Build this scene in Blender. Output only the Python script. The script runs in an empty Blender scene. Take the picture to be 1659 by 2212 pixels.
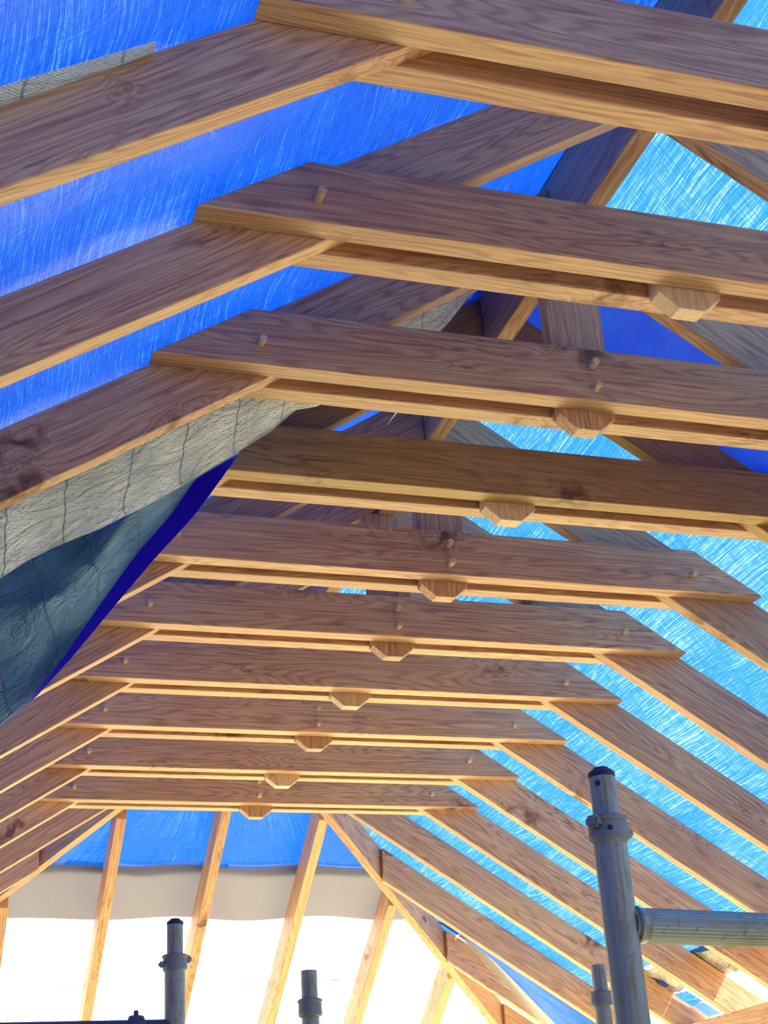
import bpy, bmesh, math, random
from mathutils import Vector, Matrix
SC = bpy.context.scene
COL = SC.collection
# ------------------------------------------------------------------ camera
W_, H_ = 1659, 2212
F_PX = 3173.29
cam_d = bpy.data.cameras.new('camera'); cam = bpy.data.objects.new('camera', cam_d); COL.objects.link(cam)
cam_d.sensor_fit = 'VERTICAL'; cam_d.sensor_height = 36.0; cam_d.lens = F_PX / H_ * 36.0
cam_d.clip_start = 0.05; cam_d.clip_end = 500
RX = Vector((0.95387507, -0.29431778, -0.05915572)); UP = Vector((-0.07814781, -0.43369836, 0.89766288)); FW = Vector((0.28985389, 0.85163535, 0.43669435))
M = Matrix(((RX.x, UP.x, -FW.x, -1.70515), (RX.y, UP.y, -FW.y, -1.91681), (RX.z, UP.z, -FW.z, -2.00550), (0, 0, 0, 1)))
cam.matrix_world = M
SC.camera = cam
# ------------------------------------------------------------------ sky, sun, exposure
SC.view_settings.view_transform = 'Standard'; SC.view_settings.look = 'None'
SC.view_settings.exposure = 1.2; SC.view_settings.gamma = 1.0; SC.view_settings.use_curve_mapping = False
SUN_DIR = Vector((0.58, -0.20, 0.79)).normalized()
world = bpy.data.worlds.new('sky'); SC.world = world; world.use_nodes = True
wn = world.node_tree.nodes; wl = world.node_tree.links
bg = wn['Background']; sky = wn.new('ShaderNodeTexSky'); sky.sky_type = 'NISHITA'; sky.sun_disc = False
sky.sun_elevation = math.asin(SUN_DIR.z); sky.sun_rotation = math.atan2(SUN_DIR.x, SUN_DIR.y); sky.dust_density = 2.0; sky.ozone_density = 1.0
wl.new(sky.outputs[0], bg.inputs[0]); bg.inputs[1].default_value = 0.16
sun_d = bpy.data.lights.new('sun', 'SUN'); sun_d.energy = 8.5; sun_d.angle = math.radians(0.6); sun_d.color = (1.0, 0.95, 0.86)
sun = bpy.data.objects.new('sun', sun_d); COL.objects.link(sun); sun.rotation_euler = SUN_DIR.to_track_quat('Z', 'Y').to_euler(); sun.location = (6, -2, 9)

# ------------------------------------------------------------------ measures of the roof
TH = 0.5711; T = math.tan(TH); SN = math.sin(TH); CS = math.cos(TH)
L = 1.2235; HC = 0.1665; TC = 0.061; RW = 0.0526
YS = [0.0, 0.6165, 1.2194, 1.8056, 2.4251, 3.0172, 3.6061, 4.2015, 4.8111, 5.40]
APEX = 5.75; ZTOP = T * L; EAVE = 2.95; GROUND = -3.6
rnd = random.Random(7)

# ------------------------------------------------------------------ node helpers
def new_mat(name):
    m = bpy.data.materials.new(name); m.use_nodes = True
    nt = m.node_tree; nt.nodes.clear(); out = nt.nodes.new('ShaderNodeOutputMaterial')
    return m, nt, out
def N(nt, t, **kw):
    n = nt.nodes.new(t)
    for k, v in kw.items():
        if k.startswith('i_'):
            n.inputs[int(k[2:])].default_value = v
        else: setattr(n, k, v)
    return n
def LK(nt, a, b): nt.links.new(a, b)
def math_n(nt, op, a, b=None, c=None, clamp=False):
    n = nt.nodes.new('ShaderNodeMath'); n.operation = op; n.use_clamp = clamp
    for i, v in enumerate((a, b, c)):
        if v is None: continue
        if isinstance(v, (int, float)): n.inputs[i].default_value = v
        else: nt.links.new(v, n.inputs[i])
    return n.outputs[0]
def mix_c(nt, fac, a, b, mode='MIX'):
    n = nt.nodes.new('ShaderNodeMix'); n.data_type = 'RGBA'; n.blend_type = mode
    for s, v in ((n.inputs[0], fac), (n.inputs[6], a), (n.inputs[7], b)):
        if isinstance(v, (int, float)): s.default_value = v
        elif isinstance(v, tuple): s.default_value = (*v, 1) if len(v) == 3 else v
        else: nt.links.new(v, s)
    return n.outputs[2]
def ramp(nt, fac, pts):
    n = nt.nodes.new('ShaderNodeValToRGB'); cr = n.color_ramp
    while len(cr.elements) < len(pts): cr.elements.new(0.5)
    for e, (p, c) in zip(cr.elements, pts): e.position = p; e.color = (*c, 1) if isinstance(c, tuple) else (c, c, c, 1)
    nt.links.new(fac, n.inputs[0]); return n.outputs[0]
def noise(nt, vec, scale, detail=3, rough=0.55, dist=0.0):
    n = nt.nodes.new('ShaderNodeTexNoise'); n.inputs['Scale'].default_value = scale; n.inputs['Detail'].default_value = detail
    n.inputs['Roughness'].default_value = rough; n.inputs['Distortion'].default_value = dist
    nt.links.new(vec, n.inputs['Vector']); return n.outputs[0]
def vscale(nt, vec, s):
    n = nt.nodes.new('ShaderNodeVectorMath'); n.operation = 'MULTIPLY'; n.inputs[1].default_value = s
    nt.links.new(vec, n.inputs[0]); return n.outputs[0]

def oak(name, light, dark, knots=0.16, fig=1.0):
    m, nt, out = new_mat(name)
    tc = N(nt, 'ShaderNodeTexCoord'); oi = N(nt, 'ShaderNodeObjectInfo')
    rv = math_n(nt, 'MULTIPLY', oi.outputs['Random'], 37.0)
    cmb = N(nt, 'ShaderNodeCombineXYZ'); LK(nt, rv, cmb.inputs[0])
    rv2 = math_n(nt, 'MULTIPLY', oi.outputs['Random'], 13.0); LK(nt, rv2, cmb.inputs[1]); LK(nt, rv, cmb.inputs[2])
    add = N(nt, 'ShaderNodeVectorMath', operation='ADD'); LK(nt, tc.outputs['Object'], add.inputs[0]); LK(nt, cmb.outputs[0], add.inputs[1])
    P = add.outputs[0]
    # knots: sparse cells, long along the grain
    kv = N(nt, 'ShaderNodeTexVoronoi'); kv.inputs['Scale'].default_value = 1.0
    kw_ = noise(nt, P, 9.0, 2)
    kadd = N(nt, 'ShaderNodeVectorMath', operation='MULTIPLY_ADD'); kadd.inputs[1].default_value = (2.2, 4.2, 4.2)
    LK(nt, P, kadd.inputs[0]); LK(nt, kw_, kadd.inputs[2]); LK(nt, kadd.outputs[0], kv.inputs['Vector'])
    kd = kv.outputs['Distance']
    sel = N(nt, 'ShaderNodeSeparateColor'); LK(nt, kv.outputs['Color'], sel.inputs[0])
    pick = math_n(nt, 'LESS_THAN', sel.outputs[0], 0.42)
    # grain distortion round knots
    bump_k = math_n(nt, 'MULTIPLY', math_n(nt, 'EXPONENT', math_n(nt, 'MULTIPLY', math_n(nt, 'MULTIPLY', kd, kd), -34.0)), pick)
    # cathedral figure: long stretched noise sliced into contour rings
    lo = noise(nt, vscale(nt, P, (0.62, 8.0, 8.0)), 1.0, 2.0, 0.5, 0.25)
    lo2 = math_n(nt, 'ADD', lo, math_n(nt, 'MULTIPLY', bump_k, 0.16))
    rings = math_n(nt, 'MULTIPLY_ADD', math_n(nt, 'SINE', math_n(nt, 'MULTIPLY', lo2, 190.0 * fig)), 0.5, 0.5)
    ringd = math_n(nt, 'POWER', rings, 2.2)
    fib = noise(nt, vscale(nt, P, (2.6, 120.0, 120.0)), 1.0, 4, 0.68)
    fib2 = noise(nt, vscale(nt, P, (11.0, 420.0, 420.0)), 1.0, 2, 0.6)
    blot = noise(nt, vscale(nt, P, (0.9, 2.5, 2.5)), 1.0, 3)
    v = math_n(nt, 'ADD', math_n(nt, 'MULTIPLY', ringd, 0.20), math_n(nt, 'MULTIPLY', fib, 0.95))
    v = math_n(nt, 'ADD', v, math_n(nt, 'MULTIPLY', blot, 0.45))
    tone = N(nt, 'ShaderNodeMapRange'); tone.inputs[1].default_value = 0.56; tone.inputs[2].default_value = 1.02
    LK(nt, v, tone.inputs[0])
    col = mix_c(nt, tone.outputs[0], light, dark)
    pores = ramp(nt, fib2, [(0.0, 0.45), (0.36, 0.80), (0.46, 1.0)])
    col = mix_c(nt, 0.75, col, pores, 'MULTIPLY')
    # long dark shakes
    sh = noise(nt, vscale(nt, P, (0.9, 9.0, 9.0)), 1.0, 4, 0.6, 0.6)
    shd = math_n(nt, 'ABSOLUTE', math_n(nt, 'SUBTRACT', sh, 0.47))
    shm = ramp(nt, shd, [(0.0, 0.35), (0.010, 1.0)])
    gate = ramp(nt, noise(nt, vscale(nt, P, (1.1, 1.5, 1.5)), 1.3, 1), [(0.52, 0.0), (0.60, 0.8)])
    col = mix_c(nt, gate, col, mix_c(nt, 1.0, col, shm, 'MULTIPLY'))
    # knots
    kr = math_n(nt, 'ADD', kd, math_n(nt, 'MULTIPLY', noise(nt, P, 60.0, 2), 0.05))
    kc = ramp(nt, kr, [(0.07, (0.07, 0.035, 0.02)), (0.13, (0.34, 0.2, 0.12)), (0.19, (0.75, 0.66, 0.6)), (0.27, (1, 1, 1))])
    col = mix_c(nt, math_n(nt, 'MULTIPLY', pick, knots * 5.0, clamp=True), col, mix_c(nt, 1.0, col, kc, 'MULTIPLY'))
    # board to board tone
    hv = N(nt, 'ShaderNodeHueSaturation'); LK(nt, col, hv.inputs['Color'])
    LK(nt, math_n(nt, 'ADD', 0.90, math_n(nt, 'MULTIPLY', oi.outputs['Random'], 0.20)), hv.inputs['Value'])
    b = N(nt, 'ShaderNodeBsdfPrincipled'); LK(nt, hv.outputs[0], b.inputs['Base Color'])
    b.inputs['Roughness'].default_value = 0.52; b.inputs['Specular IOR Level'].default_value = 0.35
    bp = N(nt, 'ShaderNodeBump'); bp.inputs['Strength'].default_value = 0.25; bp.inputs['Distance'].default_value = 0.002
    LK(nt, math_n(nt, 'ADD', fib, math_n(nt, 'MULTIPLY', fib2, 0.7)), bp.inputs['Height']); LK(nt, bp.outputs[0], b.inputs['Normal'])
    LK(nt, b.outputs[0], out.inputs[0]); return m
OAK = oak('sawn_oak', (0.70, 0.430, 0.215), (0.36, 0.155, 0.10))
OAK_SHADED = oak('shaded_oak', (0.50, 0.29, 0.10), (0.30, 0.15, 0.045))  # tarp shade on the fourth truss, put into the oak colour
OAK_END = oak('oak_end_grain', (0.78, 0.56, 0.34), (0.50, 0.31, 0.17), 0.0, 2.0)

def tarp_mat(name, base, trans, streak, tfac=0.75, weave=1.0, sheen=0.3, dens=0.5, wr=1.0):
    m, nt, out = new_mat(name)
    uv = N(nt, 'ShaderNodeUVMap'); P = uv.outputs[0]
    warp = N(nt, 'ShaderNodeVectorMath', operation='MULTIPLY_ADD')
    nz = N(nt, 'ShaderNodeTexNoise'); nz.inputs['Scale'].default_value = 2.2; nz.inputs['Detail'].default_value = 2; LK(nt, P, nz.inputs['Vector'])
    LK(nt, nz.outputs['Color'], warp.inputs[0]); warp.inputs[1].default_value = (0.05, 0.05, 0); LK(nt, P, warp.inputs[2])
    Q = warp.outputs[0]
    s1 = noise(nt, vscale(nt, Q, (215.0, 3.0, 1)), 1.0, 3, 0.75)
    s2 = noise(nt, vscale(nt, Q, (5.0, 130.0, 1)), 1.0, 2, 0.6)
    s3 = noise(nt, vscale(nt, P, (260.0, 14.0, 1)), 1.0, 2, 0.6)
    big = noise(nt, vscale(nt, P, (2.0, 1.2, 1)), 1.0, 3)
    a = math_n(nt, 'ADD', math_n(nt, 'MULTIPLY', s1, 0.62), math_n(nt, 'MULTIPLY', s3, 0.22))
    a = math_n(nt, 'ADD', a, math_n(nt, 'MULTIPLY', s2, 0.16))
    a = math_n(nt, 'ADD', a, math_n(nt, 'MULTIPLY', math_n(nt, 'SUBTRACT', big, 0.5), 0.22))
    st = ramp(nt, a, [(0.40, 0.0), (dens + 0.045, 0.16 * weave), (dens + 0.105, 1.0 * weave)])
    tcol = mix_c(nt, st, trans, streak)
    bcol = mix_c(nt, math_n(nt, 'MULTIPLY', st, 0.5), base, streak)
    tr = N(nt, 'ShaderNodeBsdfTranslucent'); LK(nt, tcol, tr.inputs[0])
    pr = N(nt, 'ShaderNodeBsdfPrincipled'); LK(nt, bcol, pr.inputs['Base Color']); pr.inputs['Roughness'].default_value = 0.42
    pr.inputs['Specular IOR Level'].default_value = sheen
    bp = N(nt, 'ShaderNodeBump'); bp.inputs['Strength'].default_value = 0.6 * wr; bp.inputs['Distance'].default_value = 0.012
    cr = noise(nt, vscale(nt, P, (5.0, 9.0, 1)), 1.0, 5, 0.65, 1.2)
    hgt = math_n(nt, 'ADD', cr, math_n(nt, 'MULTIPLY', s3, 0.12))
    LK(nt, hgt, bp.inputs['Height']); LK(nt, bp.outputs[0], pr.inputs['Normal']); LK(nt, bp.outputs[0], tr.inputs['Normal'])
    mx = N(nt, 'ShaderNodeMixShader'); mx.inputs[0].default_value = tfac
    LK(nt, pr.outputs[0], mx.inputs[1]); LK(nt, tr.outputs[0], mx.inputs[2]); LK(nt, mx.outputs[0], out.inputs[0])
    return m
BLUE = tarp_mat('blue_woven_tarp', (0.02, 0.12, 0.60), (0.003, 0.095, 0.37), (0.17, 0.34, 0.43), 0.55, 1.0, 0.4, 0.49)
BLUE_E = tarp_mat('blue_woven_tarp_smooth', (0.02, 0.12, 0.60), (0.001, 0.078, 0.42), (0.09, 0.23, 0.50), 0.55, 0.6, 0.3, 0.49, 0.8)
BLUE_L = tarp_mat('blue_woven_tarp_shiny', (0.05, 0.13, 0.55), (0.001, 0.065, 0.53), (0.06, 0.22, 0.66), 0.52, 0.75, 1.0, 0.50, 1.6)
BLUE_W = tarp_mat('blue_tarp_wedge', (0.02, 0.12, 0.60), (0.001, 0.05, 0.40), (0.02, 0.10, 0.50), 0.5, 0.5, 0.3, 0.55, 0.3)
SEAM = tarp_mat('sheet_seam', (0.8, 0.78, 0.74), (0.45, 0.43, 0.40), (0.5, 0.48, 0.44), 0.75, 0.3, 0.2, 0.5, 0.3)
BLUE_D = tarp_mat('deep_blue_tarp', (0.08, 0.22, 0.60), (0.05, 0.14, 0.72), (0.25, 0.45, 0.9), 0.45, 0.5, 0.6, 0.58, 1.6)
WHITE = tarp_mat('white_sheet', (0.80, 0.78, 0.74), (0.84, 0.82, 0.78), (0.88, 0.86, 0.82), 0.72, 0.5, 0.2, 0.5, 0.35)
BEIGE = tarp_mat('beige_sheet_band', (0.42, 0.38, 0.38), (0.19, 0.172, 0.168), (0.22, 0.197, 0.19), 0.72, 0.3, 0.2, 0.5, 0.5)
LAP = tarp_mat('lapped_beige_sheet', (0.40, 0.36, 0.33), (0.3, 0.27, 0.24), (0.3, 0.27, 0.24), 0.15, 0.3, 0.2, 0.5, 0.5)
HEM = tarp_mat('hem_band', (0.005, 0.0, 0.35), (0.005, 0.0, 0.45), (0.01, 0.0, 0.5), 0.3, 0.3, 0.1, 0.7, 0.2)
def silver_mat(name, c1, c2, metal=0.35, tfac=0.0, tcol=(0.5, 0.6, 0.7)):
    m, nt, out = new_mat(name)
    uv = N(nt, 'ShaderNodeUVMap'); P = uv.outputs[0]
    w1 = noise(nt, vscale(nt, P, (5, 8, 1)), 1.0, 6, 0.62, 1.6)
    w2 = noise(nt, vscale(nt, P, (26, 34, 1)), 1.0, 3, 0.6, 0.8)
    wv = N(nt, 'ShaderNodeTexWave'); wv.inputs['Scale'].default_value = 70; wv.inputs['Distortion'].default_value = 0.6; wv.bands_direction = 'DIAGONAL'; LK(nt, P, wv.inputs['Vector'])
    # fold creases every third of a metre across the sheet
    sp = N(nt, 'ShaderNodeSeparateXYZ'); LK(nt, P, sp.inputs[0])
    wob = math_n(nt, 'MULTIPLY', noise(nt, vscale(nt, P, (1.5, 5, 1)), 1.0, 3), 0.07)
    fr = math_n(nt, 'FRACT', math_n(nt, 'MULTIPLY', math_n(nt, 'ADD', sp.outputs[0], wob), 5.3))
    cr = math_n(nt, 'ABSOLUTE', math_n(nt, 'SUBTRACT', fr, 0.5))
    crm = ramp(nt, cr, [(0.0, 0.0), (0.022, 1.0)])
    col = mix_c(nt, w1, c1, c2); col = mix_c(nt, math_n(nt, 'MULTIPLY', math_n(nt, 'SUBTRACT', 1.0, crm), 0.5), col, (0.10, 0.14, 0.2))
    pr = N(nt, 'ShaderNodeBsdfPrincipled'); LK(nt, col, pr.inputs['Base Color']); pr.inputs['Roughness'].default_value = 0.42; pr.inputs['Metallic'].default_value = metal
    h = math_n(nt, 'ADD', w1, math_n(nt, 'MULTIPLY', w2, 0.35)); h = math_n(nt, 'ADD', h, math_n(nt, 'MULTIPLY', wv.outputs[1], 0.035)); h = math_n(nt, 'ADD', h, math_n(nt, 'MULTIPLY', crm, 0.12))
    bp = N(nt, 'ShaderNodeBump'); bp.inputs['Strength'].default_value = 0.9; bp.inputs['Distance'].default_value = 0.03
    LK(nt, h, bp.inputs['Height']); LK(nt, bp.outputs[0], pr.inputs['Normal'])
    if tfac > 0:
        tr = N(nt, 'ShaderNodeBsdfTranslucent'); tr.inputs[0].default_value = (*tcol, 1)
        mx = N(nt, 'ShaderNodeMixShader'); mx.inputs[0].default_value = tfac; LK(nt, pr.outputs[0], mx.inputs[1]); LK(nt, tr.outputs[0], mx.inputs[2]); LK(nt, mx.outputs[0], out.inputs[0])
    else: LK(nt, pr.outputs[0], out.inputs[0])
    return m
SILVER = silver_mat('silver_tarp_back', (0.52, 0.60, 0.66), (0.82, 0.88, 0.92), 0.3)
SILVER_SHADED = silver_mat('silver_tarp_back_shaded', (0.012, 0.07, 0.20), (0.10, 0.24, 0.40), 0.45)  # silver back again, the shade on the lower flap put into its colour
FOIL = silver_mat('foil_membrane', (0.16, 0.15, 0.14), (0.95, 0.93, 0.88), 0.9)

def plain(name, col, rough=0.5, metal=0.0, scr=None, bump=0.0):
    m, nt, out = new_mat(name)
    tc = N(nt, 'ShaderNodeTexCoord'); P = tc.outputs['Object']
    b = N(nt, 'ShaderNodeBsdfPrincipled'); b.inputs['Roughness'].default_value = rough; b.inputs['Metallic'].default_value = metal
    n1 = noise(nt, vscale(nt, P, (30, 30, 4)), 1.0, 5, 0.7); n2 = noise(nt, P, 60.0, 4, 0.7, 0.5)
    c = mix_c(nt, n1, tuple(v * 0.78 for v in col), tuple(min(1, v * 1.15) for v in col))
    if scr:
        dk = ramp(nt, n2, [(0.60, 0.0), (0.68, 1.0)]); c = mix_c(nt, math_n(nt, 'MULTIPLY', dk, 0.6), c, scr)
        n3 = noise(nt, vscale(nt, P, (45, 45, 9)), 1.0, 4, 0.6, 1.0); ye = ramp(nt, n3, [(0.50, 0.0), (0.62, 1.0)]); c = mix_c(nt, math_n(nt, 'MULTIPLY', ye, 0.6), c, (0.22, 0.20, 0.11))
    LK(nt, c, b.inputs['Base Color'])
    LK(nt, math_n(nt, 'ADD', rough - 0.1, math_n(nt, 'MULTIPLY', n1, 0.25)), b.inputs['Roughness'])
    if bump:
        bp = N(nt, 'ShaderNodeBump'); bp.inputs['Strength'].default_value = bump; bp.inputs['Distance'].default_value = 0.003
        LK(nt, n2, bp.inputs['Height']); LK(nt, bp.outputs[0], b.inputs['Normal'])
    LK(nt, b.outputs[0], out.inputs[0]); return m
ALU = plain('worn_aluminium', (0.31, 0.33, 0.305), 0.46, 0.5, (0.10, 0.10, 0.09), 0.25)
CAST = plain('cast_coupler_metal', (0.24, 0.245, 0.25), 0.5, 0.5, (0.20, 0.16, 0.08), 0.6)
DARK = plain('dark_plastic', (0.012, 0.015, 0.035), 0.45)
STEEL = plain('blue_painted_steel', (0.06, 0.10, 0.14), 0.45, 0.4)
BOUNCE = plain('bounce_ground', (0.92, 0.80, 0.42), 0.9, 0.0)  # yellow tone chosen for the bounce light on the soffits

# ------------------------------------------------------------------ object helpers
def link(name, bm, mat, parent=None, mw=None, smooth=False):
    me = bpy.data.meshes.new(name); bmesh.ops.recalc_face_normals(bm, faces=bm.faces[:]); bm.to_mesh(me); bm.free()
    me.materials.append(mat)
    if smooth:
        for p in me.polygons: p.use_smooth = True
    o = bpy.data.objects.new(name, me); COL.objects.link(o)
    if parent: o.parent = parent
    if mw is not None: o.matrix_local = mw
    return o
def tag(o, label, cat, group=None, kind=None):
    o['label'] = label; o['category'] = cat
    if group: o['group'] = group
    if kind: o['kind'] = kind
    return o
def root(name, loc, label, cat, group=None):
    o = bpy.data.objects.new(name, None); o.empty_display_size = 0.1; o.location = loc; COL.objects.link(o)
    return tag(o, label, cat, group)
def prism_verts(poly, y0, y1):
    bm = bmesh.new(); a = [bm.verts.new((p[0], y0, p[1])) for p in poly]; b = [bm.verts.new((p[0], y1, p[1])) for p in poly]
    n = len(poly); bm.faces.new(a); bm.faces.new(b[::-1])
    for i in range(n): bm.faces.new((a[i], a[(i + 1) % n], b[(i + 1) % n], b[i]))
    return bm
def board(name, poly, y0, y1, mat, parent, ang=0.0, bev=0.0022, cuts=0, bow=0.0):
    """a sawn board: outline in the truss plane, its own long axis turned to local X"""
    cx = sum(p[0] for p in poly) / len(poly); cz = sum(p[1] for p in poly) / len(poly)
    c, s = math.cos(-ang), math.sin(-ang)
    loc = [((p[0] - cx) * c - (p[1] - cz) * s, (p[0] - cx) * s + (p[1] - cz) * c) for p in poly]
    ym = (y0 + y1) / 2
    bm = prism_verts(loc, y0 - ym, y1 - ym)
    if bev: bmesh.ops.bevel(bm, geom=bm.edges[:], offset=bev, segments=1, affect='EDGES')
    mw = Matrix.Translation((cx, ym, cz)) @ Matrix.Rotation(-ang, 4, 'Y')
    return link(name, bm, mat, parent, mw)
def beam(name, A, B, w, d, mat, parent=None, bev=0.0025, origin=None):
    """rafter between top-centre points A and B, plumb cut ends, sides vertical"""
    A = Vector(A); B = Vector(B); D = B - A; h = Vector((D.x, D.y, 0)); hl = h.length; hd = h / hl
    a = math.atan2(D.z, hl); dv = d / math.cos(a)
    poly = [(0, 0), (hl, D.z), (hl, D.z - dv), (0, -dv)]
    cx, cz = hl / 2, D.z / 2 - dv / 2
    c, s = math.cos(-a), math.sin(-a)
    loc = [((p[0] - cx) * c - (p[1] - cz) * s, (p[0] - cx) * s + (p[1] - cz) * c) for p in poly]
    bm = prism_verts(loc, -w / 2, w / 2)
    if bev: bmesh.ops.bevel(bm, geom=bm.edges[:], offset=bev, segments=1, affect='EDGES')
    heading = math.atan2(hd.y, hd.x)
    mw = Matrix.Translation(A + hd * cx + Vector((0, 0, cz))) @ Matrix.Rotation(heading, 4, 'Z') @ Matrix.Rotation(-a, 4, 'Y')
    if parent: mw = parent.matrix_local.inverted() @ mw if False else Matrix.Translation(-Vector(parent.location)) @ mw
    return link(name, bm, mat, parent, mw)
def lathe(profile, seg=32, ribs=0, amp=0.0, cap=True):
    """profile (radius, z) turned about Z"""
    bm = bmesh.new(); rings = []
    for r, z in profile:
        ring = []
        for i in range(seg):
            rr = r + (amp * (1 if (i * ribs // seg * 2) % 2 == 0 else 0) if ribs and False else 0)
            if ribs: rr = r - amp * (0.5 - 0.5 * math.cos(2 * math.pi * ribs * i / seg))
            t = 2 * math.pi * i / seg; ring.append(bm.verts.new((rr * math.cos(t), rr * math.sin(t), z)))
        rings.append(ring)
    for a, b in zip(rings, rings[1:]):
        for i in range(seg): bm.faces.new((a[i], a[(i + 1) % seg], b[(i + 1) % seg], b[i]))
    if cap: bm.faces.new(rings[0][::-1]); bm.faces.new(rings[-1])
    return bm
def along(A, B):
    A = Vector(A); D = Vector(B) - A; return Matrix.Translation(A) @ D.to_track_quat('Z', 'Y').to_matrix().to_4x4(), D.length
def roof_z(x): return T * (L - abs(x))

# ------------------------------------------------------------------ setting
bm = bmesh.new(); bmesh.ops.create_grid(bm, x_segments=8, y_segments=8, size=60)
g = link('floor', bm, BOUNCE, None, Matrix.Translation((0, 3, GROUND))); g['kind'] = 'structure'  # unseen ground added to throw warm light up at the soffits

BLK = plain('grey_light_blocker', (0.30, 0.28, 0.26), 0.9)
bm = prism_verts([(-3.2, GROUND), (3.2, GROUND), (3.2, -1.25), (-3.2, -1.25)], -3.75, -3.5)
g = link('light_blocker_front', bm, BLK); g['kind'] = 'structure'  # unseen blocker added to cut low light on the truss faces
BLOCKER_END = 3.0  # added side blockers stop here, ground light enters beyond them
for sd, nm in ((-1, 'light_blocker_left'), (1, 'light_blocker_right')):
    xs = sorted((sd * 2.95, sd * 3.2))
    bm = prism_verts([(xs[0], GROUND), (xs[1], GROUND), (xs[1], -1.25), (xs[0], -1.25)], -3.5, BLOCKER_END)
    g = link(nm, bm, BLK); g['kind'] = 'structure'

# ------------------------------------------------------------------ oak trusses
DL = [0.159, 0.166, 0.170, 0.168, 0.168, 0.167, 0.165, 0.162, 0.155, 0.158]
DR = [0.19, 0.19, 0.188, 0.19, 0.193, 0.190, 0.180, 0.180, 0.174, 0.168]
POST = {2, 4, 5, 7, 9}
LAB = [
 'nearest oak truss, its big doubled collar cut off by the top edge of the photo',
 'second oak truss from the top, short spacer block, one peg near the left collar end',
 'third oak truss from the top, two middle pegs, above the hanging silver tarp',
 'oak truss coloured darker golden-brown for tarp shade, without middle pegs, its left end hidden by the hanging tarp',
 'fifth oak truss from the top, its right end the first in view, two middle pegs',
 'sixth oak truss from the top, dark knot left of its two middle pegs',
 'seventh oak truss from the top, spacer block but no middle pegs',
 'eighth oak truss from the top, middle pegs, right end just above the capped scaffold post',
 'ninth oak truss from the top, second from the hip end, no middle pegs',
 'last and smallest pegged oak truss, in front of the white sheeted hip end']
def peg(parent, x, z, y):
    r = 0.0105; j = rnd.uniform(-0.05, 0.05); ln = 0.034 + rnd.uniform(-0.006, 0.006)
    bm = lathe([(r * 0.98, 0), (r, -ln + 0.002), (r * 0.86, -ln)], 12)
    # Z of the lathe lies along truss Y
    mw = Matrix.Translation((x, y, z)) @ Matrix.Rotation(-math.pi / 2 + j, 4, 'X') @ Matrix.Rotation(rnd.uniform(-0.05, 0.05), 4, 'Y')
    return link('peg', bm, OAK_END, parent, mw, False)
for k, y in enumerate(YS):
    r = root('oak_roof_truss', (0, y, 0), LAB[k], 'truss', 'pegged oak roof trusses')
    mat = OAK_SHADED if k == 3 else OAK
    c = HC / T
    for (a, b) in ((0, TC), (TC + RW, 2 * TC + RW)):
        pts = [(-L, 0), (L, 0), (L - c, HC), (-L + c, HC)]
        board('collar', pts, a, b, mat if a == 0 else OAK, r)
    for s in (-1, 1):
        d = (DL if s < 0 else DR)[k]; dv = d / CS
        x0, x1 = 0.031, EAVE
        pts = [(s * x0, roof_z(x0)), (s * x1, roof_z(x1)), (s * x1, roof_z(x1) - dv), (s * x0, roof_z(x0) - dv)]
        rf = board('rafter', pts, TC + 0.0008, TC + RW - 0.0008, mat, r, ang=-s * TH)
    bw, bn, z1, z2 = 0.0845, 0.034, -0.015, -0.057
    top = 0.545 if k in POST else 0.13
    pts = [(-bw, top), (-bw, z1), (-bn, z2), (bn, z2), (bw, z1), (bw, top)]
    board('king_post' if k in POST else 'spacer_block', pts, TC + 0.001, TC + RW - 0.001, OAK_END if k not in POST else OAK, r, ang=math.pi / 2, bev=0.0018)
    for s in (-1, 1): peg(r, s * 0.947 + rnd.uniform(-.004, .004), 0.068 + rnd.uniform(-.008, .008), 0.0)
    if k in POST: peg(r, 0.0, 0.110, 0.0); peg(r, 0.0, 0.037, 0.0)

# ------------------------------------------------------------------ ridge, last commons, hips, jacks, plates
tag(beam('ridge_beam', (0, -1.6, 0.805), (0, APEX, 0.805), 0.058, 0.26, OAK), 'oak ridge beam running along the top above the collars', 'beam')
for s, lab in ((-1, 'uppermost left jack rafter just beyond the last truss, round dark knot near its middle'), (1, 'uppermost right jack rafter just beyond the last truss, large dark knot near its top')):
    xs = 0.43 if s > 0 else 0.35
    tag(beam('side_jack_rafter', (s * xs, 6.10, roof_z(xs)), (s * EAVE, 6.10, roof_z(EAVE)), RW, 0.168, OAK), lab, 'rafter', 'jack rafters of the side slopes')
HW = 0.058
for s, off, lab in ((-1, 5.80, 'left hip rafter, dark face and wide pale soffit running down to the left edge'), (1, 5.72, 'right hip rafter crossing the jacks down to the bottom edge')):
    hl = EAVE
    tag(beam('hip_rafter', (s * 0.03, off + 0.03, roof_z(0.03)), (s * hl, off + hl, roof_z(hl)), HW, 0.195 * math.cos(math.atan(T / math.sqrt(2))), OAK), lab, 'rafter', 'hip rafters')
JX = [(-1.16, 'hip end jack rafter at the far left edge of the photo'), (-0.565, 'hip end rafter left of the left scaffold post'), (0.034, 'hip end rafter passing right behind the left scaffold post'),
      (0.630, 'hip end rafter between the middle scaffold post and the left one'), (1.223, 'hip end jack rafter right of the middle scaffold post, meeting the hip'), (1.785, 'shortest hip end jack rafter, at the bottom edge below the right hip')]
for xx, lab in JX:
    ys = max(APEX + 0.06, abs(xx) + (5.875 if xx < 0 else 5.795))
    def ez(yy): return 0.587 + 0.2 - T * (yy - 5.8)
    tag(beam('end_jack_rafter', (xx, ys, ez(ys)), (xx, 8.7, ez(8.7)), 0.058, 0.168, OAK), lab, 'rafter', 'jack rafters of the hip end')
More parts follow.
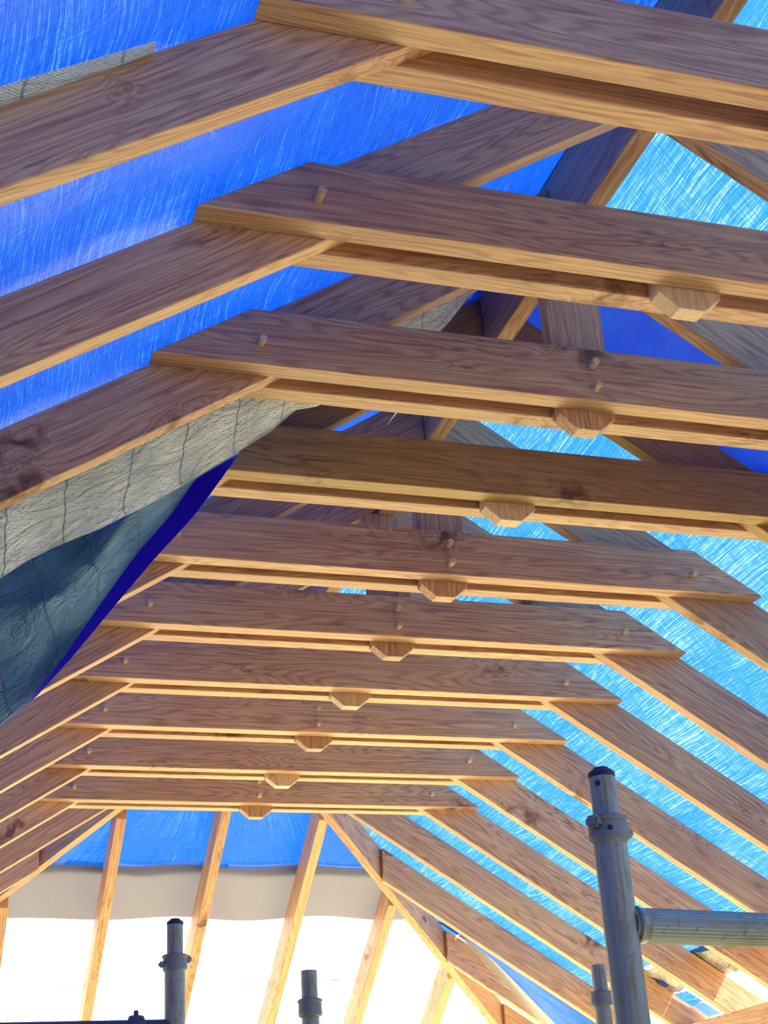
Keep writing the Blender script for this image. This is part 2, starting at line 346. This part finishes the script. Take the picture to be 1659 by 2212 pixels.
for s in (-1, 1):
    off = 5.80 if s < 0 else 5.72
    for i, yj in enumerate((6.74, 7.34, 7.94)):
        xs = yj - off + 0.055
        if s < 0 and i > 0: pass
        lab = {(1, 0): 'first right jack rafter beyond the hip, pale chalk marks on its face', (1, 1): 'second right jack rafter, in shade behind the right hip and beige sheet', (1, 2): 'third right jack rafter, sunlit stub at the bottom behind the hip',
               (-1, 0): 'first left jack rafter behind the left hip', (-1, 1): 'second left jack rafter behind the left hip', (-1, 2): 'third left jack rafter behind the left hip'}[(s, i)]
        tag(beam('side_jack_rafter', (s * xs, yj, roof_z(xs)), (s * EAVE, yj, roof_z(EAVE)), RW, 0.168, OAK), lab, 'rafter', 'jack rafters of the side slopes')
for s, lab in ((-1, 'left oak wall plate under the rafter feet'), (1, 'right oak wall plate crossing the bottom right corner')):
    w = root('wall_plate', (s * 2.67, 3, GROUND), lab, 'beam', 'wall plates')
    bmx = beam('plate', (s * 2.67, -1.5, -1.076), (s * 2.67, 8.45, -1.076), 0.15, 0.16, OAK, w)
    for yy in (-1.3, 2.0, 5.2, 8.3):
        board('plate_post', [(-0.07, -1.236 - GROUND), (0.07, -1.236 - GROUND), (0.07, 0), (-0.07, 0)], yy - 3 - 0.07, yy - 3 + 0.07, OAK, w, ang=math.pi / 2)

# ------------------------------------------------------------------ sheets
def sheet(name, mat, fn, nu, nv, su, sv, parent=None, u0=0, v0=0):
    """fn(u, v) in 0..1 gives a point; UVs in metres"""
    bm = bmesh.new(); uvl = bm.loops.layers.uv.new('UVMap'); vs = {}
    for i in range(nu + 1):
        for j in range(nv + 1): vs[i, j] = bm.verts.new(fn(i / nu, j / nv))
    for i in range(nu):
        for j in range(nv):
            f = bm.faces.new((vs[i, j], vs[i + 1, j], vs[i + 1, j + 1], vs[i, j + 1]))
            for lp, (a, b) in zip(f.loops, ((i, j), (i + 1, j), (i + 1, j + 1), (i, j + 1))): lp[uvl].uv = (u0 + a / nu * su, v0 + b / nv * sv)
    return link(name, bm, mat, parent, None, True)
from mathutils import noise as mn
def nz(x, y, s, seed=0): return mn.noise(Vector((x * s, y * s, seed)))
def slope_pt(side, x, y, lift, amp=0.012, seed=0):
    w = amp * (0.6 + nz(x * 0.6, y, 3.0, seed) + 0.5 * nz(x, y, 7.0, seed + 3)); w = max(w, 0.001)
    off = lift + w
    return (side * (x + off * SN), y, roof_z(x) + off * CS)
# main blue tarp over the right slope; hip cut at its far edge
R_LOW = 2.42
def right_fn(u, v):
    x = -0.0 + u * (R_LOW + 0.03 * math.sin(v * 40) * (u > 0.99)); yend = 5.74 + x * 0.97 if x < 1.75 else 6.80
    y = -3.0 + v * (yend + 3.0); return slope_pt(1, x, y, 0.004, 0.010, 1)
tag(sheet('blue_tarp', BLUE, right_fn, 60, 200, 2.9, 9.5), 'bright streaky blue tarp glowing over the whole right roof slope', 'tarp')
def left_fn(u, v):
    x = u * 3.0; yend = 5.75 + x * 0.98; y = -3.0 + v * (yend + 3.0)
    sag = 0.0
    return slope_pt(-1, x, y, 0.004, 0.030, 5)
tag(sheet('blue_tarp', BLUE_L, left_fn, 60, 200, 3.5, 9.5), 'shiny deep blue tarp stretched over the whole left roof slope', 'tarp')
def light_sheet_fn(u, v):
    x = -2.9 + 5.8 * u; zt = roof_z(x) + 0.0; z = zt + (-1.24 - zt) * v
    return (x, -3.03 - 0.4 * v + 0.03 * nz(x, z, 2, 9), z)  # added out of view to send neutral light onto the truss faces
tag(sheet('white_sheet', BEIGE, light_sheet_fn, 40, 12, 5.8, 2.0), 'added beige sheet out of view behind the viewer, toning the light on the trusses', 'sheet')
# hip end: blue on top, white sheet below
def ez_top(y): return 0.80 - T * (y - 5.80)
def end_fn(y0, y1, lift, seed, amp=0.012, ext=0.0):
    def f(u, v):
        y = y0 + v * (y1 - y0) + (0.010 * math.sin(u * 23) + 0.012 * nz(u * 6, v, 1.0, seed)) * (v < 0.01 or v > 0.99)
        hw = max(0.02, y - 5.72) + ext
        x = (-1 + 2 * u) * hw; w = max(0.001, amp * (0.6 + nz(x, y, 2.5, seed) + 0.5 * nz(x, y, 6.0, seed)))
        return (x, y + (lift + w) * SN, ez_top(y) + (lift + w) * CS)
    return f
tag(sheet('blue_tarp', BLUE_E, end_fn(5.76, 7.04, 0.012, 2), 50, 30, 2.6, 1.5, None, 3.1, 0.7), 'blue tarp over the top of the hip end, above the white sheet', 'tarp')
tag(sheet('white_sheet', WHITE, end_fn(6.98, 9.2, 0.004, 8), 60, 40, 6.0, 2.6), 'white translucent sheet, blown out by sun, closing the lower hip end', 'sheet')
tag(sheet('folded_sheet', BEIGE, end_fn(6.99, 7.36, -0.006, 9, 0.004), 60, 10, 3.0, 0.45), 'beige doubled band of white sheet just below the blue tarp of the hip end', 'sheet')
seam = sheet('seam', SEAM, end_fn(7.835, 7.865, -0.002, 9, 0.002), 40, 2, 4.0, 0.05)
seam.parent = [o for o in bpy.data.objects if o.name.startswith('white_sheet') and 'hip end' in o.get('label', '')][0]; seam.matrix_parent_inverse = Matrix.Identity(4)
# added hidden cover keeping sun off the right hip, then the lapped beige sheet
def sun_cover_fn(u, v):
    x = 1.75 + 1.16 * u; hi = 5.72 + x; lo = min(7.22, hi - 0.04); return slope_pt(1, x, hi + (lo - hi) * v, 0.004, 0.006, 4)
over = sheet('hip_sun_cover', BEIGE, sun_cover_fn, 30, 12, 1.8, 0.8)
over.parent = seam.parent
B_LN = [(1.60, -0.215), (1.708, -0.268), (2.273, -0.879), (2.62, -1.25)]
M_LN = [(1.70, -0.285), (1.747, -0.322), (1.91, -0.463), (2.127, -0.696), (2.328, -0.905), (2.62, -1.19)]
A_LN = [(1.52, -0.365), (1.70, -0.480), (2.62, -1.07)]
def lap_fn(u, v):
    a = poly_at(B_LN, u); b = poly_at(M_LN, u)
    return (a[0] + (b[0] - a[0]) * v, 7.305 - 0.105 * v + 0.006 * nz(a[0], v, 8, 2), a[1] + (b[1] - a[1]) * v)
def wedge_fn(u, v):
    a = poly_at(M_LN, u); b = poly_at(A_LN, u); x = a[0] + (b[0] - a[0]) * v
    w = 0.02 * math.sin(v * math.pi) * (1 + nz(x, v, 5, 4))
    return (x, 7.20 - 0.40 * v, a[1] + (b[1] - a[1]) * v - w)
# second, darker tarp layer across the ridge between third and fourth truss
def strip_fn(side, x0, x1, ya, yb, lift, seed):
    def f(u, v):
        x = x0 + u * (x1 - x0); y = ya + v * (yb - ya)
        return slope_pt(side, x, y, lift, 0.003, seed)
    return f
dt = root('dark_tarp_layer', (0, 0, 0), 'dark crumpled blue tarp strip laid double over the ridge behind the third truss', 'tarp')
for s in (-1, 1): sheet('tarp_layer', BLUE_D, strip_fn(s, 0.0, 2.38 if s > 0 else 0.9, 1.36, 1.93, -0.001, 11 + s), 50, 12, 2.8, 0.6, dt)
# silver fold along the nearest left rafter
def hemstrip(u, v):
    x = 1.405 + u * 1.2; y = 0.030 + v * 0.09 * (0.35 + 0.65 * min(1, u * 3)) - 0.02 * min(1, u * 2)
    a = v * math.pi; return (-(x + 0.0), y, roof_z(x) - 0.004 - 0.010 * math.sin(a))
tag(sheet('silver_tarp_fold', SILVER, hemstrip, 40, 8, 1.4, 0.1), 'narrow silver folded tarp edge along the top of the nearest left rafter', 'tarp')

# hanging silver tarp on the left, with the hem band
FOLD = [(-0.12, 0.60), (-0.227, 0.494), (-0.324, 0.363), (-0.52, 0.205), (-0.712, 0.064), (-0.779, 0.042), (-0.852, -0.034), (-0.939, -0.103), (-1.059, -0.193), (-1.153, -0.264), (-1.307, -0.369), (-1.421, -0.428), (-1.485, -0.470), (-1.546, -0.522), (-1.75, -0.66), (-2.05, -0.86)]
HEMI = [(-0.899, -0.006), (-1.025, -0.101), (-1.090, -0.213), (-1.190, -0.349), (-1.281, -0.499), (-1.372, -0.653), (-1.447, -0.762), (-1.517, -0.835), (-1.60, -0.94), (-1.75, -1.12), (-1.95, -1.35)]
HEMO = [(-0.895, 0.002), (-0.981, -0.137), (-1.031, -0.214), (-1.139, -0.352), (-1.241, -0.494), (-1.348, -0.645), (-1.433, -0.755), (-1.516, -0.833), (-1.60, -0.945), (-1.75, -1.125), (-1.95, -1.355)]
def poly_at(P, t):
    seg = [math.dist(a, b) for a, b in zip(P, P[1:])]; tot = sum(seg); d = t * tot
    for (a, b), s in zip(zip(P, P[1:]), seg):
        if d <= s or (a, b) == (P[-2], P[-1]):
            k = min(1, d / s); return (a[0] + (b[0] - a[0]) * k, a[1] + (b[1] - a[1]) * k)
        d -= s
ht = root('hanging_tarp', (-1.2, 1.5, 0), 'silver-backed tarp hanging down crumpled at the left, with a dark blue hem', 'tarp')
def rel(p): return (p[0] + 1.2, p[1] - 1.5, p[2])
def silver_fn(u, v):
    fx, fz = poly_at(FOLD, u); x = fx; zt = roof_z(x) - 0.004
    e = fz - zt; z = zt + e * v
    bel = 0.030 * math.sin(v * math.pi) ; y = 1.345 + 0.155 * v ** 0.8 + 0.010 * nz(x, z, 9, 2) * (v > 0.02) - bel * 0.4 + 0.012 * nz(x, z, 4, 6)
    return rel((x, y, z))
sheet('silver_band', SILVER, silver_fn, 120, 24, 2.6, 0.55, ht)
def fold_fn(u, v):   # rolled underside of the fold back up behind the silver band
    fx, fz = poly_at(FOLD, u); a = v * math.pi * 0.9
    return rel((fx, 1.50 + 0.014 * math.sin(a) + 0.012 * nz(fx, fz, 4, 6), fz + 0.012 * (1 - math.cos(a))))
sheet('fold_roll', SILVER, fold_fn, 120, 5, 2.6, 0.05, ht)
tag(sheet('lapped_sheet', LAP, lap_fn, 40, 4, 1.4, 0.1), 'beige edge of sheet tucked under the roof right of the hip beside a blue wedge', 'sheet')
tag(sheet('blue_tarp', BLUE_W, wedge_fn, 40, 16, 1.4, 0.5), 'smooth blue tarp wedge under the first right jack rafter at the bottom', 'tarp')
FOLD_L = FOLD[7:]
def lower_fn(u, v):
    a = poly_at(FOLD_L, u); b = poly_at(HEMI, u)
    az = a[1] + 0.03
    x = a[0] + (b[0] - a[0]) * v; z = az + (b[1] - az) * v
    amp = math.sin(v * math.pi) * min(1, u * 6)
    y = 1.53 + 0.16 * v + amp * (0.10 * nz(x, z, 3.5, 3) + 0.045 * math.sin((x * 14 - z * 11) + 3 * nz(x, z, 4, 1)) + 0.03 * abs(nz(x, z, 9, 4)))
    return rel((x, y, z))
sheet('lower_flap', SILVER_SHADED, lower_fn, 130, 60, 1.7, 0.6, ht)
def hem_fn(u, v):
    a = poly_at(HEMI, u); b = poly_at(HEMO, u)
    return rel((a[0] + (b[0] - a[0]) * v, 1.69 + 0.012 * v, a[1] + (b[1] - a[1]) * v))
sheet('hem', HEM, hem_fn, 80, 2, 1.7, 0.06, ht)

# foil and tarp scraps low on the right slope
def foil_fn(u, v):
    x = 2.40 + u * 0.20; y = 3.6 + v * 3.2
    return slope_pt(1, x + 0.01 * nz(x, y, 5, 1), y, -0.012 + 0.03 * nz(x, y, 11, 3), 0.03, 21)
tag(sheet('foil_membrane', FOIL, foil_fn, 16, 160, 0.3, 3.4), 'crinkled silver foil membrane below the tarp edge in the bottom right corner', 'sheet')
def scrap(x0, x1, y0, y1, seed):
    def f(u, v):
        x = x0 + u * (x1 - x0) + 0.02 * nz(u, v, 3, seed); y = y0 + v * (y1 - y0)
        return slope_pt(1, x, y, -0.015, 0.012, seed)
    return f
tag(sheet('tarp_scrap', BLUE, scrap(2.60, 2.70, 5.93, 6.07, 3), 8, 8, 0.1, 0.14), 'small bright blue tarp scrap between the sunlit rafters, bottom right', 'tarp')
tag(sheet('tarp_scrap', BLUE_D, scrap(2.70, 2.80, 5.92, 6.07, 4), 8, 8, 0.1, 0.14), 'small violet tarp scrap just below the bright blue scrap, bottom right', 'tarp')
tag(sheet('tarp_scrap', BLUE_L, scrap(2.50, 2.54, 6.0, 6.3, 5), 8, 8, 0.1, 0.14), 'small crumpled blue strip above the foil, behind the big scaffold post', 'tarp')

# ------------------------------------------------------------------ scaffold
def tube(name, A, B, r, mat, parent, ribs=0, amp=0.0, seg=48, capz=True):
    mw, ln = along(A, B); bm = lathe([(r, 0), (r, ln)], seg if not ribs else ribs * 6, ribs, amp)
    o = link(name, bm, mat, parent, mw, True)
    md = o.modifiers.new('es', 'EDGE_SPLIT'); md.split_angle = math.radians(40)
    return o
def ring(name, z0, profile, mat, parent, seg=40):
    o = link(name, lathe(profile, seg), mat, parent, Matrix.Translation((0, 0, z0)), True)
    md = o.modifiers.new('es', 'EDGE_SPLIT'); md.split_angle = math.radians(35); return o
def boxm(sx, sy, sz, bev=0.003):
    bm = bmesh.new(); bmesh.ops.create_cube(bm, size=1); bmesh.ops.scale(bm, vec=(sx, sy, sz), verts=bm.verts[:])
    bmesh.ops.bevel(bm, geom=bm.edges[:], offset=bev, segments=2, affect='EDGES'); return bm
def standard(loc, z_top, z_cu, z_cl, label, cap=True, lug=True, rs=0.0200, r=0.0250, ang=2.6):
    p = root('scaffold_post', (loc[0], loc[1], GROUND), label, 'scaffold', 'scaffold posts')
    Z = lambda z: z - GROUND
    tube('post_tube', (0, 0, 0.0), (0, 0, Z(z_cl) + 0.01), r, ALU, p, 16, 0.0003)
    tube('spigot', (0, 0, Z(z_cl)), (0, 0, Z(z_top)), rs, ALU, p, 14, 0.0006)
    R = 0.0305; h = z_cu - z_cl
    cc = ring('coupler_collar', Z(z_cl), [(r * 1.01, -0.004), (R * 0.98, 0.0), (R, 0.004), (R * 1.02, 0.010), (R * 0.97, h * 0.4), (R * 0.97, h * 0.75), (R * 1.06, h * 0.8), (R * 1.06, h * 0.93), (R * 0.9, h), (rs * 1.02, h)], CAST, p)
    zc = Z(z_cl)
    if cap: ring('end_cap', Z(z_top), [(rs * 1.02, -0.004), (rs * 1.03, 0.003), (rs * 0.8, 0.007), (rs * 0.62, 0.007), (rs * 0.58, 0.011), (0.002, 0.012)], DARK, p)
    if lug:
        for a, zz, sz in ((ang, h * 0.72, 0.018), (ang + math.pi * 0.93, h * 0.38, 0.014)):
            link('lug', boxm(0.020, 0.022, sz, 0.004), CAST, cc, Matrix.Rotation(a, 4, 'Z') @ Matrix.Translation((R + 0.001, 0, zz)))
        for a, zz in ((ang + 0.75, h * 0.4),):
            link('bolt_hole', lathe([(0.0042, 0), (0.0042, 0.0015), (0.002, 0.002)], 14), DARK, cc, Matrix.Rotation(a, 4, 'Z') @ Matrix.Translation((R * 0.975, 0, zz)) @ Matrix.Rotation(math.pi / 2, 4, 'Y'))
    return p
pa = standard((-0.716, 0.052), -1.412, -1.477, -1.513, 'large near aluminium scaffold post with black end cap and collar, right side', ang=3.6)
Z = lambda z: z - GROUND
link('rivet_hole', lathe([(0.0042, 0), (0.0042, 0.0012), (0.002, 0.0016)], 14), DARK, pa, Matrix.Rotation(3.9, 4, 'Z') @ Matrix.Translation((0.0195, 0, Z(-1.428))) @ Matrix.Rotation(math.pi / 2, 4, 'Y'))
H0 = Vector((-0.716, 0.052, -1.634)); H1 = Vector((-0.400, 0.105, -1.634)); hd = (H1 - H0).normalized()
off = Vector((-0.716, 0.052, GROUND))
tube('rung', H0 - off + hd * 0.015, H1 - off + hd * 0.45, 0.0255, ALU, pa, 30, 0.0011)
mw, _ = along(H0 - off + hd * 0.020, H1 - off)
o = link('weld_saddle', lathe([(0.029, 0.0), (0.0285, 0.006), (0.0265, 0.012), (0.0252, 0.020)], 40), ALU, pa, mw, True)
V = H0 + hd * 0.352
tube('frame_tube', V - off, Vector((V.x, V.y, GROUND)) - off, 0.0235, ALU, pa, 14, 0.0005)
ring_mw, _ = along(V - off - Vector((0, 0, 0.022)), V - off - Vector((0, 0, 0.06)))
link('weld_saddle', lathe([(0.027, 0.0), (0.0255, 0.008), (0.024, 0.016)], 40), ALU, pa, ring_mw, True)

pl = standard((-1.052, 1.848), -1.287, -1.364, -1.402, 'left scaffold post with black cap against the white sheet', ang=0.2, rs=0.0205, r=0.0255)
offl = Vector((-1.052, 1.848, GROUND))
tube('ledger', (-0.015, 0, Z(-1.542)), (-0.85, -0.02, Z(-1.542)), 0.0245, STEEL, pl, 0)
kn = Vector((-0.095, 0.0, Z(-1.542)))
ring_o, _ = along(kn - Vector((0.020, 0, 0)), kn + Vector((0.020, 0, 0)))
link('ledger_clamp', lathe([(0.0260, 0), (0.034, 0.003), (0.036, 0.012), (0.036, 0.028), (0.034, 0.037), (0.0260, 0.040)], 24), STEEL, pl, ring_o, True)
link('clamp_bolt', lathe([(0.006, 0), (0.006, 0.014), (0.004, 0.017)], 12), STEEL, pl, Matrix.Translation(kn + Vector((0, 0, 0.030))), True)
standard((-0.700, 1.878), -1.402, -1.472, -1.514, 'middle scaffold post without cap against the white sheet', False, False, rs=0.0210, r=0.0225)
standard((0.073, 1.785), -1.412, -1.480, -1.517, 'small far scaffold post half hidden behind the large near post', False, False, rs=0.0200, r=0.0220)
